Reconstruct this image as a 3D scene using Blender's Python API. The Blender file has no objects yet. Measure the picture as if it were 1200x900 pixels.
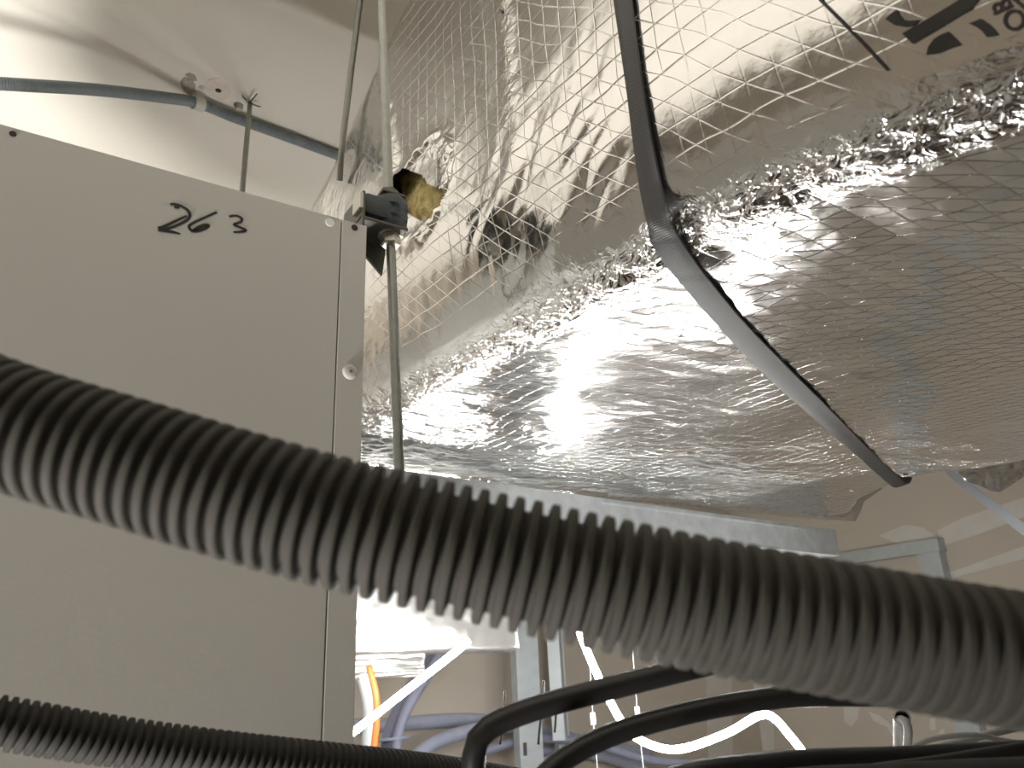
import bpy, bmesh, math, random
import numpy as np
from mathutils import Matrix, Vector

random.seed(7); rng = np.random.default_rng(11)
scn = bpy.context.scene
col = scn.collection

# ------------------------------------------------------------------ camera
F = 900.0                                   # focal length in pixels of the 1200x900 frame
YAW, PITCH, ROLL = -34.0, 20.0, -2.6
def _Rx(a): return np.array([[1,0,0],[0,math.cos(a),-math.sin(a)],[0,math.sin(a),math.cos(a)]])
def _Rz(a): return np.array([[math.cos(a),-math.sin(a),0],[math.sin(a),math.cos(a),0],[0,0,1]])
RC = _Rz(math.radians(YAW)) @ _Rx(math.radians(90+PITCH)) @ _Rz(math.radians(ROLL))
cam_d = bpy.data.cameras.new('camera')
cam_d.sensor_width = 36; cam_d.lens = F/1200*36; cam_d.clip_start = .01
cam_d.dof.use_dof = True; cam_d.dof.focus_distance = .85; cam_d.dof.aperture_fstop = 13
cam = bpy.data.objects.new('camera', cam_d); col.objects.link(cam)
cam.matrix_world = Matrix(RC.tolist()).to_4x4()
scn.camera = cam
# a pixel gives a direction; the plane it touches gives the distance
def ray(x, y): return RC @ np.array([(x-600)/F, (450-y)/F, -1.0])
def dep(x, y, d): return ray(x, y)*d
def onX(x, y, X): r = ray(x, y); return r*(X/r[0])
def onY(x, y, Y): r = ray(x, y); return r*(Y/r[1])
def onZ(x, y, Z): r = ray(x, y); return r*(Z/r[2])

# ------------------------------------------------------------------ light
scn.view_settings.view_transform = 'Standard'; scn.view_settings.look = 'None'
scn.view_settings.gamma = 1; scn.view_settings.use_curve_mapping = False
scn.view_settings.exposure = 0.7
w = bpy.data.worlds.new('world'); scn.world = w; w.use_nodes = True
w.node_tree.nodes['Background'].inputs[0].default_value = (1, .95, .88, 1)
w.node_tree.nodes['Background'].inputs[1].default_value = .05
def area(name, loc, target, size, power, colour):
    d = bpy.data.lights.new(name, 'AREA'); d.shape = 'DISK'; d.size = size; d.energy = power; d.color = colour
    o = bpy.data.objects.new(name, d); col.objects.link(o); o.location = loc
    o.rotation_euler = (Vector(target)-Vector(loc)).to_track_quat('-Z', 'Y').to_euler()
    return o
def spot(name, loc, target, angle, radius, power, colour):
    d = bpy.data.lights.new(name, 'SPOT'); d.spot_size = math.radians(angle); d.spot_blend = .6; d.shadow_soft_size = radius; d.energy = power; d.color = colour
    o = bpy.data.objects.new(name, d); col.objects.link(o); o.location = loc
    o.rotation_euler = (Vector(target)-Vector(loc)).to_track_quat('-Z', 'Y').to_euler()
    return o
# floor-standing site lamps of the room below, left of and behind the camera, shining up past the hung equipment;
# everything else is lit by the rope lights in view
spot('room_lamp_left_offscreen', (-.98, .45, -1.6), (-.25, .95, 1.05), 70, .25, 260, (1, .97, .925))
spot('room_lamp_front_offscreen', (-.9, -1.1, -1.4), (-.3, -.7, 1.05), 60, .2, 50, (1, .97, .925))

# ------------------------------------------------------------------ materials
def new_mat(name, base=(.8,.8,.8), rough=.5, metal=0.0, var=0.0, vscale=20, bump=0.0, bscale=200, spec=.5):
    m = bpy.data.materials.new(name); m.use_nodes = True
    nt = m.node_tree; b = nt.nodes['Principled BSDF']
    b.inputs['Base Color'].default_value = (*base, 1); b.inputs['Roughness'].default_value = rough
    b.inputs['Metallic'].default_value = metal; b.inputs['Specular IOR Level'].default_value = spec
    tc = nt.nodes.new('ShaderNodeTexCoord')
    if var:
        n = nt.nodes.new('ShaderNodeTexNoise'); n.inputs['Scale'].default_value = vscale; n.inputs['Detail'].default_value = 5
        nt.links.new(tc.outputs['Object'], n.inputs['Vector'])
        r = nt.nodes.new('ShaderNodeValToRGB')
        r.color_ramp.elements[0].position = .3; r.color_ramp.elements[1].position = .7
        r.color_ramp.elements[0].color = (*[c*(1-var) for c in base], 1)
        r.color_ramp.elements[1].color = (*[min(1, c*(1+var*.5)) for c in base], 1)
        nt.links.new(n.outputs['Fac'], r.inputs['Fac']); nt.links.new(r.outputs['Color'], b.inputs['Base Color'])
    if bump:
        n = nt.nodes.new('ShaderNodeTexNoise'); n.inputs['Scale'].default_value = bscale; n.inputs['Detail'].default_value = 3
        nt.links.new(tc.outputs['Object'], n.inputs['Vector'])
        bp = nt.nodes.new('ShaderNodeBump'); bp.inputs['Strength'].default_value = bump; bp.inputs['Distance'].default_value = .002
        nt.links.new(n.outputs['Fac'], bp.inputs['Height']); nt.links.new(bp.outputs['Normal'], b.inputs['Normal'])
    return m

def foil_mat(name, scrim=1.0):
    """aluminium foil; scrim threads under it as fine relief (UV in metres)"""
    m = new_mat(name, (.76, .75, .735), .14, 1.0)
    nt = m.node_tree; b = nt.nodes['Principled BSDF']; N = nt.nodes.new; L = nt.links.new
    uv = N('ShaderNodeUVMap'); sx = N('ShaderNodeSeparateXYZ'); 
    # gentle warp so that the threads are not ruler straight
    nz = N('ShaderNodeTexNoise'); nz.inputs['Scale'].default_value = 9; nz.inputs['Detail'].default_value = 2
    L(uv.outputs['UV'], nz.inputs['Vector'])
    wv = N('ShaderNodeVectorMath'); wv.operation = 'MULTIPLY_ADD'; wv.inputs[1].default_value = (.016, .016, 0)
    L(nz.outputs['Color'], wv.inputs[0]); L(uv.outputs['UV'], wv.inputs[2]); L(wv.outputs[0], sx.inputs[0])
    def math_(op, a, bb=None):
        n = N('ShaderNodeMath'); n.operation = op
        for k, v in enumerate((a, bb)):
            if v is None: continue
            if isinstance(v, (int, float)): n.inputs[k].default_value = v
            else: L(v, n.inputs[k])
        return n.outputs[0]
    def lines(c, sp, width):
        p = math_('DIVIDE', c, sp)
        fr = math_('PINGPONG', p, .5)                        # 0 on the line, .5 between
        mr = N('ShaderNodeMapRange'); mr.interpolation_type = 'SMOOTHSTEP'
        mr.inputs['From Min'].default_value = 0; mr.inputs['From Max'].default_value = width/sp
        mr.inputs['To Min'].default_value = 1; mr.inputs['To Max'].default_value = 0
        L(fr, mr.inputs['Value']); return mr.outputs[0]
    a = lines(sx.outputs['X'], .02, .0009); c = lines(sx.outputs['Y'], .02, .0009)
    d = lines(math_('ADD', sx.outputs['X'], sx.outputs['Y']), .0225, .0010)
    mx = math_('MAXIMUM', math_('MAXIMUM', a, math_('MULTIPLY', c, .8)), d)
    # thread relief fades in and out
    n2 = N('ShaderNodeTexNoise'); n2.inputs['Scale'].default_value = 7; L(uv.outputs['UV'], n2.inputs['Vector'])
    r2 = N('ShaderNodeMapRange'); r2.inputs['From Min'].default_value = .35; r2.inputs['From Max'].default_value = .6
    r2.inputs['To Min'].default_value = .25; L(n2.outputs['Fac'], r2.inputs['Value'])
    att = N('ShaderNodeAttribute'); att.attribute_name = 'scrim'
    hgt = math_('MULTIPLY', math_('MULTIPLY', mx, r2.outputs[0]), att.outputs['Fac']) if scrim else None
    bp = N('ShaderNodeBump'); bp.inputs['Strength'].default_value = 1.0*scrim; bp.inputs['Distance'].default_value = .0005
    if scrim: L(hgt, bp.inputs['Height'])
    n3 = N('ShaderNodeTexNoise'); n3.inputs['Scale'].default_value = 60; n3.inputs['Detail'].default_value = 4
    L(uv.outputs['UV'], n3.inputs['Vector'])
    b2 = N('ShaderNodeBump'); b2.inputs['Strength'].default_value = .25; b2.inputs['Distance'].default_value = .0015
    L(n3.outputs['Fac'], b2.inputs['Height']); L(bp.outputs['Normal'], b2.inputs['Normal'])
    # crumpled tape: sharp little facets where the crinkle attribute says so
    mp = N('ShaderNodeMapping'); mp.inputs['Scale'].default_value = (1.0, .55, 1); L(uv.outputs['UV'], mp.inputs['Vector'])
    n4 = N('ShaderNodeTexNoise'); n4.inputs['Scale'].default_value = 110; n4.inputs['Detail'].default_value = 3; n4.inputs['Distortion'].default_value = 1.2
    L(mp.outputs[0], n4.inputs['Vector'])
    rd = math_('ABSOLUTE', math_('SUBTRACT', n4.outputs['Fac'], .5)); at2 = N('ShaderNodeAttribute'); at2.attribute_name = 'crinkle'
    b3 = N('ShaderNodeBump'); b3.inputs['Strength'].default_value = 1; b3.inputs['Distance'].default_value = .0042
    L(math_('MULTIPLY', rd, at2.outputs['Fac']), b3.inputs['Height']); L(b2.outputs['Normal'], b3.inputs['Normal']); L(b3.outputs['Normal'], b.inputs['Normal'])
    return m

M = {
 'ceiling': new_mat('painted_concrete', (.80, .765, .69), .8, 0, .06, 3, .15, 90),
 'wall': new_mat('plasterboard', (.66, .60, .52), .85, 0, .07, 2.2, .08, 80),
 'board': new_mat('brown_plasterboard', (.56, .47, .385), .85, 0, .12, 3, .08, 80),
 'compound': new_mat('joint_compound', (.78, .755, .71), .8, 0, .06, 12, .2, 60),
 'floor': new_mat('dusty_screed', (.085, .058, .037), .8, 0, .35, 1.6, .2, 30),
 'cabinet': new_mat('painted_sheet_metal', (.56, .545, .505), .42, 0, .03, 5, .03, 300),
 'socket_shade': new_mat('socket_recess_shade', (.22, .21, .19), .6),  # darker tone stands in for the shade inside the screw sockets
 'hole': new_mat('hole_dark', (.02, .02, .018), .7),  # near-black colour stands in for the shade inside a hole
 'white': new_mat('white_plastic', (.85, .85, .83), .4),
 'ink': new_mat('marker_ink', (.008, .007, .007), .35),
 'print': new_mat('foil_print', (.012, .011, .01), .45),
 'foil': foil_mat('reinforced_foil'),
 'palefoil': new_mat('pale_foil', (.80, .79, .77), .27, .75, .05, 12, .5, 40),
 'tape': foil_mat('crumpled_foil_tape', 0),
 'wool': new_mat('glass_wool', (.75, .62, .29), .95, 0, .5, 90, 1.0, 260),
 'galv': new_mat('galvanised_steel', (.74, .79, .82), .42, .2, .14, 40, .04, 60),
 'galvl': new_mat('galvanised_stud', (.62, .68, .72), .45, .35, .08, 30),
 'rod': new_mat('zinc_rod', (.36, .37, .34), .33, .9, .1, 120),
 'hose': new_mat('grey_pvc', (.062, .058, .051), .75, 0, .15, 60, .05, 500, .15),
 'hoseb': new_mat('black_pvc', (.032, .030, .028), .7, 0, .2, 60, 0, 1, .2),
 'conduit': new_mat('blue_grey_pvc', (.20, .23, .25), .5, 0, .1, 40),
 'bluepipe': new_mat('pale_blue_conduit', (.42, .46, .60), .5, 0, .08, 20),
 'bluepipe2': new_mat('lavender_conduit', (.33, .35, .48), .5, 0, .08, 20),
 'black': new_mat('black_cable', (.012, .011, .011), .38, 0, 0, 1, 0, 1, .4),
 'grey': new_mat('grey_cable', (.30, .30, .29), .5, 0, .08, 60),
 'orange': new_mat('orange_cable', (.75, .17, .04), .5),
 'whitecable': new_mat('white_cable', (.62, .66, .68), .5, 0, .08, 40),
 'rubber': new_mat('dark_rubber', (.055, .066, .072), .5, 0, .2, 80),
 'bracket': new_mat('dark_steel', (.13, .125, .11), .45, .6, .2, 60),
 'nut': new_mat('zinc_nut', (.55, .54, .47), .35, .8),
 'strapg': new_mat('grey_strap', (.55, .58, .64), .6),
 'clip': new_mat('grey_clip', (.56, .55, .51), .5),
 'pink': new_mat('pink_chalk', (.78, .69, .63), .9, 0, .1, 60),
 'scuff': new_mat('chipped_plaster', (.42, .38, .33), .9, 0, .3, 120, .4, 200),
 'wire': new_mat('dark_wire', (.03, .028, .028), .5),
}
# woven strap: fine diagonal weave relief
def strap_mat():
    m = new_mat('woven_strap', (.016, .0155, .016), .45, 0, 0, 1, 0, 1, .6)
    nt = m.node_tree; b = nt.nodes['Principled BSDF']
    uv = nt.nodes.new('ShaderNodeUVMap'); wv = nt.nodes.new('ShaderNodeTexWave')
    wv.inputs['Scale'].default_value = 330; wv.bands_direction = 'DIAGONAL'
    nt.links.new(uv.outputs['UV'], wv.inputs['Vector'])
    bp = nt.nodes.new('ShaderNodeBump'); bp.inputs['Strength'].default_value = .5; bp.inputs['Distance'].default_value = .0004
    nt.links.new(wv.outputs['Fac'], bp.inputs['Height']); nt.links.new(bp.outputs['Normal'], b.inputs['Normal'])
    return m
M['strap'] = strap_mat()
def led_mat():
    m = bpy.data.materials.new('lit_rope_light'); m.use_nodes = True; nt = m.node_tree
    b = nt.nodes['Principled BSDF']; b.inputs['Base Color'].default_value = (.9,.9,.88,1)
    b.inputs['Emission Color'].default_value = (1, .985, .95, 1); b.inputs['Emission Strength'].default_value = 115
    return m
M['led'] = led_mat()

# ------------------------------------------------------------------ helpers
def tag(o, label=None, cat=None, group=None, kind=None):
    if label: o['label'] = label
    if cat: o['category'] = cat
    if group: o['group'] = group
    if kind: o['kind'] = kind
    return o
def empty(name, loc, label, cat, group=None):
    o = bpy.data.objects.new(name, None); o.empty_display_size = .02; col.objects.link(o); o.location = loc
    return tag(o, label, cat, group)
def mesh(name, verts, faces, mat, parent=None, smooth=False, uv=None):
    me = bpy.data.meshes.new(name)
    verts = np.asarray(verts, float)
    if parent is not None: verts = verts - np.array(world_loc(parent))
    me.from_pydata(verts.tolist(), [], [tuple(f) for f in faces]); me.update()
    if smooth: me.polygons.foreach_set('use_smooth', [True]*len(me.polygons))
    if uv is not None:
        l = me.uv_layers.new(name='UVMap'); idx = np.empty(len(me.loops), int); me.loops.foreach_get('vertex_index', idx)
        l.data.foreach_set('uv', np.asarray(uv, float)[idx].ravel())
    me.materials.append(M[mat] if isinstance(mat, str) else mat)
    o = bpy.data.objects.new(name, me); col.objects.link(o)
    if parent is not None: o.parent = parent
    return o
def world_loc(p):
    v = Vector((0,0,0))
    while p is not None: v = v + p.location; p = p.parent
    return v
class MB:
    """collects shapes of ONE object"""
    def __init__(s): s.v = []; s.f = []
    def add(s, v, f):
        n = len(s.v); s.v += [tuple(map(float, p)) for p in v]; s.f += [tuple(i+n for i in q) for q in f]; return s
    def box(s, a, b, bev=0):
        bm = bmesh.new(); bmesh.ops.create_cube(bm, size=1)
        a = np.array(a, float); b = np.array(b, float); c = (a+b)/2; d = b-a
        for v in bm.verts: v.co = Vector((c+np.array(v.co)*d).tolist())
        if bev: bmesh.ops.bevel(bm, geom=bm.edges[:], offset=bev, segments=2, affect='EDGES', profile=.5)
        bm.verts.index_update(); s.add([v.co for v in bm.verts], [[v.index for v in f.verts] for f in bm.faces]); bm.free(); return s
    def prism(s, pts, vec):
        n = len(pts); p = [np.array(q, float) for q in pts]; vec = np.array(vec, float)
        return s.add(p+[q+vec for q in p], [tuple(range(n))[::-1], tuple(range(n, 2*n))]+[(i, (i+1) % n, n+(i+1) % n, n+i) for i in range(n)])
    def lathe(s, base, axis, prof, seg=24):
        axis = np.array(axis, float)/np.linalg.norm(axis); a = np.cross(axis, [1, 0, 0] if abs(axis[0]) < .9 else [0, 1, 0]); a /= np.linalg.norm(a); b = np.cross(axis, a)
        v = []; f = []
        for h, r in prof:
            for k in range(seg):
                t = 2*math.pi*k/seg; v.append(np.array(base)+axis*h+(a*math.cos(t)+b*math.sin(t))*r)
        for i in range(len(prof)-1):
            for k in range(seg): f.append((i*seg+k, i*seg+(k+1) % seg, (i+1)*seg+(k+1) % seg, (i+1)*seg+k))
        f.append(tuple(range(seg))[::-1]); f.append(tuple((len(prof)-1)*seg+k for k in range(seg)))
        return s.add(v, f)
    def build(s, name, mat, parent=None, smooth=False):
        o = mesh(name, s.v, s.f, mat, parent, smooth)
        if smooth: 
            try: o.data.set_sharp_from_angle(angle=math.radians(38))
            except Exception: pass
        return o
def spline(pts, step):
    """Catmull-Rom through pts, resampled every step metres"""
    P = np.array(pts, float); P = np.vstack([2*P[0]-P[1], P, 2*P[-1]-P[-2]]); out = []
    for i in range(1, len(P)-2):
        a, b, c, d = P[i-1:i+3]
        for t in np.linspace(0, 1, 40, endpoint=False):
            out.append(.5*((2*b)+(-a+c)*t+(2*a-5*b+4*c-d)*t*t+(-a+3*b-3*c+d)*t**3))
    out.append(P[-2]); out = np.array(out)
    L = np.r_[0, np.cumsum(np.linalg.norm(np.diff(out, axis=0), axis=1))]
    n = max(2, int(round(L[-1]/step))+1); s = np.linspace(0, L[-1], n)
    return np.stack([np.interp(s, L, out[:, k]) for k in range(3)], 1), s
def sweep(C, radii, seg, caps=True):
    T = np.gradient(C, axis=0); T /= np.linalg.norm(T, axis=1)[:, None]
    a = np.cross(T[0], [0, 0, 1]); a = a if np.linalg.norm(a) > 1e-3 else np.cross(T[0], [0, 1, 0]); a /= np.linalg.norm(a)
    th = np.arange(seg)*2*math.pi/seg; V = np.empty((len(C), seg, 3))
    for i in range(len(C)):
        a = a-T[i]*np.dot(a, T[i]); a /= np.linalg.norm(a); b = np.cross(T[i], a)
        V[i] = C[i]+radii[i]*(np.cos(th)[:, None]*a+np.sin(th)[:, None]*b)
    k = np.arange(seg); k2 = (k+1) % seg; i = np.arange(len(C)-1)[:, None]*seg
    Fq = np.stack([i+k, i+k2, i+seg+k2, i+seg+k], -1).reshape(-1, 4).tolist()
    if caps: Fq += [list(range(seg))[::-1], list(range((len(C)-1)*seg, len(C)*seg))]
    return V.reshape(-1, 3), Fq
def tube(name, pts, r, mat, parent=None, step=.01, seg=16, caps=True):
    C, s = spline(pts, step); rr = np.interp(s/s[-1], np.linspace(0, 1, len(r)), r) if hasattr(r, '__len__') else np.full(len(C), r)
    V, Fq = sweep(C, rr, seg, caps); return mesh(name, V, Fq, mat, parent, True)
def corrugated(name, pts, r_out, r_in, pitch, mat, seg=40, per=14, land=.60, parent=None):
    C, s = spline(pts, pitch/per); ph = (s/pitch) % 1.0
    # rounded rib on `land` of the pitch, valley between
    x = np.abs(ph-.5)*2                                   # 0 on rib centre, 1 in valley centre
    t = np.clip((x-(land-.13))/.26, 0, 1); t = t*t*(3-2*t)
    crown = np.where(x < land, 1-.05*(x/land)**2, .95)
    R_ = r_in+(r_out-r_in)*(1-t)*crown
    V, Fq = sweep(C, R_, seg); return mesh(name, V, Fq, mat, parent, True)
def rod(name, a, b, r, label, group=None, extra=None):
    """threaded rod: fine thread as turned relief"""
    a = np.array(a, float); b = np.array(b, float)
    pts = [a]+([np.array(e, float) for e in extra] if extra else [(a+b)/2])+[b]
    C, s = spline(pts, .0005); R_ = r*(1-.07*(.5+.5*np.cos(2*math.pi*s/.0018)))
    V, Fq = sweep(C, R_, 12); o = mesh(name, V, Fq, 'rod', None, True)
    return tag(o, label, 'threaded rod', group)

# --- 2D gradient noise in numpy
_perm = rng.permutation(512); _perm = np.r_[_perm, _perm, _perm]
_ang = rng.uniform(0, 2*math.pi, 512); _g = np.stack([np.cos(_ang), np.sin(_ang)], 1)
def noise(x, y, seed=0):
    x = np.asarray(x, float)+seed*17.31+100; y = np.asarray(y, float)+seed*9.77+100
    xi = np.floor(x).astype(int); yi = np.floor(y).astype(int); xf = x-xi; yf = y-yi
    def gr(ix, iy, dx, dy):
        h = _perm[_perm[ix & 511]+(iy & 511)] & 511; return _g[h, 0]*dx+_g[h, 1]*dy
    u = xf**3*(xf*(xf*6-15)+10); v = yf**3*(yf*(yf*6-15)+10)
    a = gr(xi, yi, xf, yf); b = gr(xi+1, yi, xf-1, yf); c = gr(xi, yi+1, xf, yf-1); d = gr(xi+1, yi+1, xf-1, yf-1)
    return (a*(1-u)+b*u)*(1-v)+(c*(1-u)+d*u)*v
def ridged(x, y, seed=0): return .5-np.abs(noise(x, y, seed))
def crumple(x, y, sc, seed=0):
    wx = x+.35*sc*noise(x/sc/1.7, y/sc/1.7, seed+5); wy = y+.35*sc*noise(x/sc/1.7, y/sc/1.7, seed+6)
    return ridged(wx/sc, wy/sc, seed)+.55*ridged(wx/sc*2.03, wy/sc*2.03, seed+1)+.3*ridged(wx/sc*4.1, wy/sc*4.1, seed+2)
def sstep(a, b, x): t = np.clip((x-a)/(b-a), 0, 1); return t*t*(3-2*t)

# ------------------------------------------------------------------ the place: ceiling, walls, floor
ZC, ZF, XL, XR, YF, YB = 1.05, -2.0, -2.2, 2.8, -2.6, 2.4
def struct(name, a, b, mat):
    return tag(MB().box(a, b).build(name, mat), kind='structure')
struct('ceiling', (XL-.1, YF-.1, ZC), (XR+.1, YB+.1, ZC+.12), 'ceiling')
struct('floor', (XL-.1, YF-.1, ZF-.1), (XR+.1, YB+.1, ZF), 'floor')
wall_back = struct('wall_back', (XL, YB, ZF), (XR, YB+.1, ZC), 'wall')
wall_right = struct('wall_right', (XR, YF, ZF), (XR+.1, YB+.1, ZC), 'wall')
struct('wall_left', (XL-.1, YF, ZF), (XL, YB, ZC), 'wall')
struct('wall_front', (XL, YF-.1, ZF), (XR, YF, ZC), 'wall')
# filler smears and taped joints on the boards (thin raised patches)
def patch(px, wall, plane, mat='compound', t=.0015):
    pts = [(onX(x, y, XR) if plane == 'X' else onY(x, y, YB)) for x, y in px]
    vec = (-t, 0, 0) if plane == 'X' else (0, -t, 0)
    MB().prism(pts, vec).build('joint_compound', mat, wall)
patch([(1105,640),(1098,622),(1130,606),(1200,583),(1290,550),(1290,570),(1200,606),(1150,625)], wall_right, 'X')
patch([(1110,672),(1200,640),(1290,610),(1290,640),(1200,655),(1120,676)], wall_right, 'X')
patch([(1030,628),(1060,615),(1082,618),(1100,630),(1060,640)], wall_right, 'X', 'compound', .0022)
patch([(858,790),(905,790),(910,960),(866,960)], wall_right, 'X')
patch([(988,822),(1008,818),(1006,842),(998,852),(990,846)], wall_right, 'X')
patch([(1018,834),(1030,838),(1045,850),(1048,866),(1040,852),(1024,845)], wall_right, 'X')
patch([(1090,842),(1096,840),(1097,855),(1090,856)], wall_right, 'X')
patch([(1100,858),(1106,853),(1108,864),(1102,866)], wall_right, 'X')
patch([(826,745),(856,745),(860,960),(832,960)], wall_back, 'Y')

# ------------------------------------------------------------------ sheet-metal cabinet with 263 written on it
YC = dep(430, 265, .70)[1]; CTR = dep(430, 265, .70); XCR = CTR[0]; ZCT = CTR[2]
cab = empty('air_handling_cabinet', (-.03, .9, -.2), 'grey painted sheet-metal cabinet with 263 handwritten on its front', 'cabinet')
XCL, YCB, ZCB = -.30, 1.13, -.2
MB().box((XCL, YC+.004, ZCB), (XCR-.0015, YCB, ZCT-.001), .002).build('body', 'cabinet', cab)
xs = onY(400, 300, YC)[0]
MB().box((XCL, YC, ZCB), (xs-.0013, YC+.0045, ZCT), .0006).build('front_panel', 'cabinet', cab)
MB().box((xs-.0004, YC, ZCB), (XCR, YC+.0045, ZCT), .0006).build('edge_strip', 'cabinet', cab)
MB().box((xs-.0013, YC+.0038, ZCB), (xs-.0004, YC+.0045, ZCT-.002)).build('panel_joint', 'cabinet', cab)
def on_cab(x, y, dy=0): p = onY(x, y, YC); p[1] -= dy; return p
for x, y in ((410, 436), (404, 900)):
    c = on_cab(x, y)
    sc = MB().lathe(c, (0, -1, 0), [(-.001, .0066), (.0006, .0066), (.0016, .0056), (.0022, .004)], 20).build('screw_head', 'cabinet', cab, True)
    MB().lathe(c+np.array([0, -.0021, 0]), (0, -1, 0), [(0, .0017), (.0004, .0017)], 6).build('socket', 'socket_shade', sc)  # dark disc on the head; the socket's inner shade is painted in
for x, y, r, m, n in ((386.5, 260.5, .0042, 'white', 'hole_plug'), (415.5, 267, .0032, 'hole', 'screw_hole_disc'), (15, 157, .0024, 'hole', 'screw_hole_disc')):
    c = on_cab(x, y); MB().lathe(c, (0, -1, 0), [(-.0005, r), (.0005, r*.96)], 20).build(n, m, cab)  # screw holes are flat discs painted dark, with no opening behind
def ribbon(pts, widths, off=.0005):
    """hand-drawn stroke on the cabinet front (pixels -> points on its plane)"""
    P = [on_cab(x, y) for x, y in pts]; C, s = spline(P, .0008)
    W = np.interp(s/s[-1], np.linspace(0, 1, len(widths)), widths)*.00073
    T = np.gradient(C, axis=0); T /= np.linalg.norm(T, axis=1)[:, None]; nrm = np.cross(T, [0, 1, 0])
    v = []; f = []
    for i in range(len(C)):
        for q in (1, -1): v.append(C[i]+nrm[i]*W[i]/2*q+np.array([0, -off, 0]))
    f = [(2*i, 2*i+1, 2*i+3, 2*i+2) for i in range(len(C)-1)]
    n = len(v); v += [p+np.array([0, off+.0002, 0]) for p in v]
    f += [(a+n, d+n, c+n, b+n) for a, b, c, d in f]
    return v, f
def h(x, y): return (160+x/7.5, 220+y/7.5)
strokes = {
 'digit_two': [([h(295,150), h(330,145), h(385,160), h(440,190), h(468,235), h(445,285), h(360,330), h(270,362), h(215,372)], [3.0,3.4,3.2,3.4,3.6,3.2,3,3,3]),
               ([h(330,165), h(350,172), h(378,175)], [3.4,4,3]),
               ([h(440,250), h(330,300), h(240,345), h(190,362)], [2.4,2.8,3.2,4.5]),
               ([h(190,365), h(260,380), h(330,393), h(385,408)], [5,4,3.2,1.6])],
 'digit_six': [([h(705,217), h(640,245), h(540,290), h(475,325), h(462,350), h(490,380), h(540,380), h(600,360), h(635,335), h(600,330), h(540,352), h(500,375)], [2.8,2.8,2.8,3,3,3.4,3.8,3.8,3.4,3.6,4,3])],
 'digit_three': [([h(815,258), h(830,250), h(880,248), h(922,268), h(918,300), h(855,325), h(900,345), h(962,375), h(920,388), h(850,392)], [3,2.8,2.6,3,3,2.8,3,3.2,3,2.4])],
}
for nm, ss in strokes.items():
    mb = MB()
    for k, (p, w_) in enumerate(ss): mb.add(*ribbon(p, w_, .0004+.00005*k))
    mb.build(nm, 'ink', cab)

# ------------------------------------------------------------------ foil-wrapped duct
XD = .330
def zr(Y): return np.interp(Y, [-.6, .0, .1, .23, .33, .5, .73, 1.1], [.14, .205, .228, .262, .273, .279, .290, .294])
def zt(Y): return np.interp(Y, [-.6, .7, .95, 1.06], [.98, .85, .765, .735])
def xr(Y): return np.interp(Y, [-.6, .5, .62, .70, .78, .93, 1.06], [1.30, 1.43, 1.44, 1.41, 1.41, 1.51, 1.64])
NS, NC, NB, NX = 190, 26, 320, 46
Yd = np.r_[np.linspace(1.09, .0, 380), np.linspace(-.02, -.5, 24)]
NY = len(Yd); rcor = .03
sec = []; UVs = []; seg_id = []
for Y in Yd:
    z0, z1, x1 = zt(Y), zr(Y), xr(Y); rt = .07; rows = []
    # top (from right to left), coarse
    for t in np.linspace(0, 1, 14): rows.append((x1-.05-(x1-.05-XD-rt)*t, z0, 3))
    for t in np.linspace(.08, 1, 14): a = t*math.pi/2; rows.append((XD+rt-rt*math.sin(a), z0-rt+rt*math.cos(a), 0))
    for t in np.linspace(0, 1, NS)[1:]: rows.append((XD, (z0-rt)+(z1+rcor-(z0-rt))*t, 0))
    for t in np.linspace(0, 1, NC)[1:]: a = t*math.pi/2; rows.append((XD+rcor-rcor*math.cos(a), z1+rcor-rcor*math.sin(a), 1))
    zb2 = z1+.006*(1 if Y > .5 else 0)
    for t in np.linspace(0, 1, NB)[1:]: rows.append((XD+rcor+(x1-.03-XD-rcor)*t, z1+(.002)*t, 2))
    for t in np.linspace(0, 1, 10)[1:]: a = t*math.pi/2; rows.append((x1-.03+.03*math.sin(a), z1+.002+.03-.03*math.cos(a), 2))
    for t in np.linspace(0, 1, 10)[1:]: rows.append((x1, z1+.032+(z0-.05-z1-.032)*t, 3))
    rows.append((x1-.05, z0, 3))
    tuck = lambda x, z: 1.25*max(0, min(.16, z1+.16-z))**2*max(0, 1-max(0, x-XD)/.25)      # side rolls under towards the lower edge
    sec.append([(r[0]+tuck(r[0], r[1]), r[1]) for r in rows]); seg_id = [r[2] for r in rows]
sec = np.array(sec); seg_id = np.array(seg_id); NR = sec.shape[1]
base = np.empty((NY, NR, 3)); base[..., 0] = sec[..., 0]; base[..., 2] = sec[..., 1]; base[..., 1] = Yd[:, None]
s_arc = np.concatenate([np.zeros((NY, 1)), np.cumsum(np.linalg.norm(np.diff(sec, axis=1), axis=2), axis=1)], 1)
i_ridge = np.where(seg_id == 1)[0][NC//2]
S = s_arc-s_arc[:, i_ridge][:, None]                      # 0 at the lower edge, minus up the side, plus along the underside
Yg = np.repeat(Yd[:, None], NR, 1)
gy = np.gradient(base, axis=0); gs = np.gradient(base, axis=1); nrm = np.cross(gy, gs); nrm /= np.linalg.norm(nrm, axis=2)[..., None]+1e-12
i_mid = np.where(seg_id == 0)[0][100]
if nrm[50, i_mid, 0] > 0: nrm = -nrm
zz = base[..., 2]; xx = base[..., 0]
side = sstep(.035, -.03, S); under = 1-side
ridge = np.exp(-((S+.004)/.026)**2)
corner = sstep(.66, .9, Yg)*np.exp(-(np.maximum(S, 0)/.17)**2)*np.exp(-(np.minimum(S, 0)/.10)**2)
H = np.zeros_like(S)
# soft quilted swell
H += .006*noise(S/.25, Yg/.25, 1)+.0020*noise(S/.075, Yg/.075, 2)*(1-.75*side)
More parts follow.
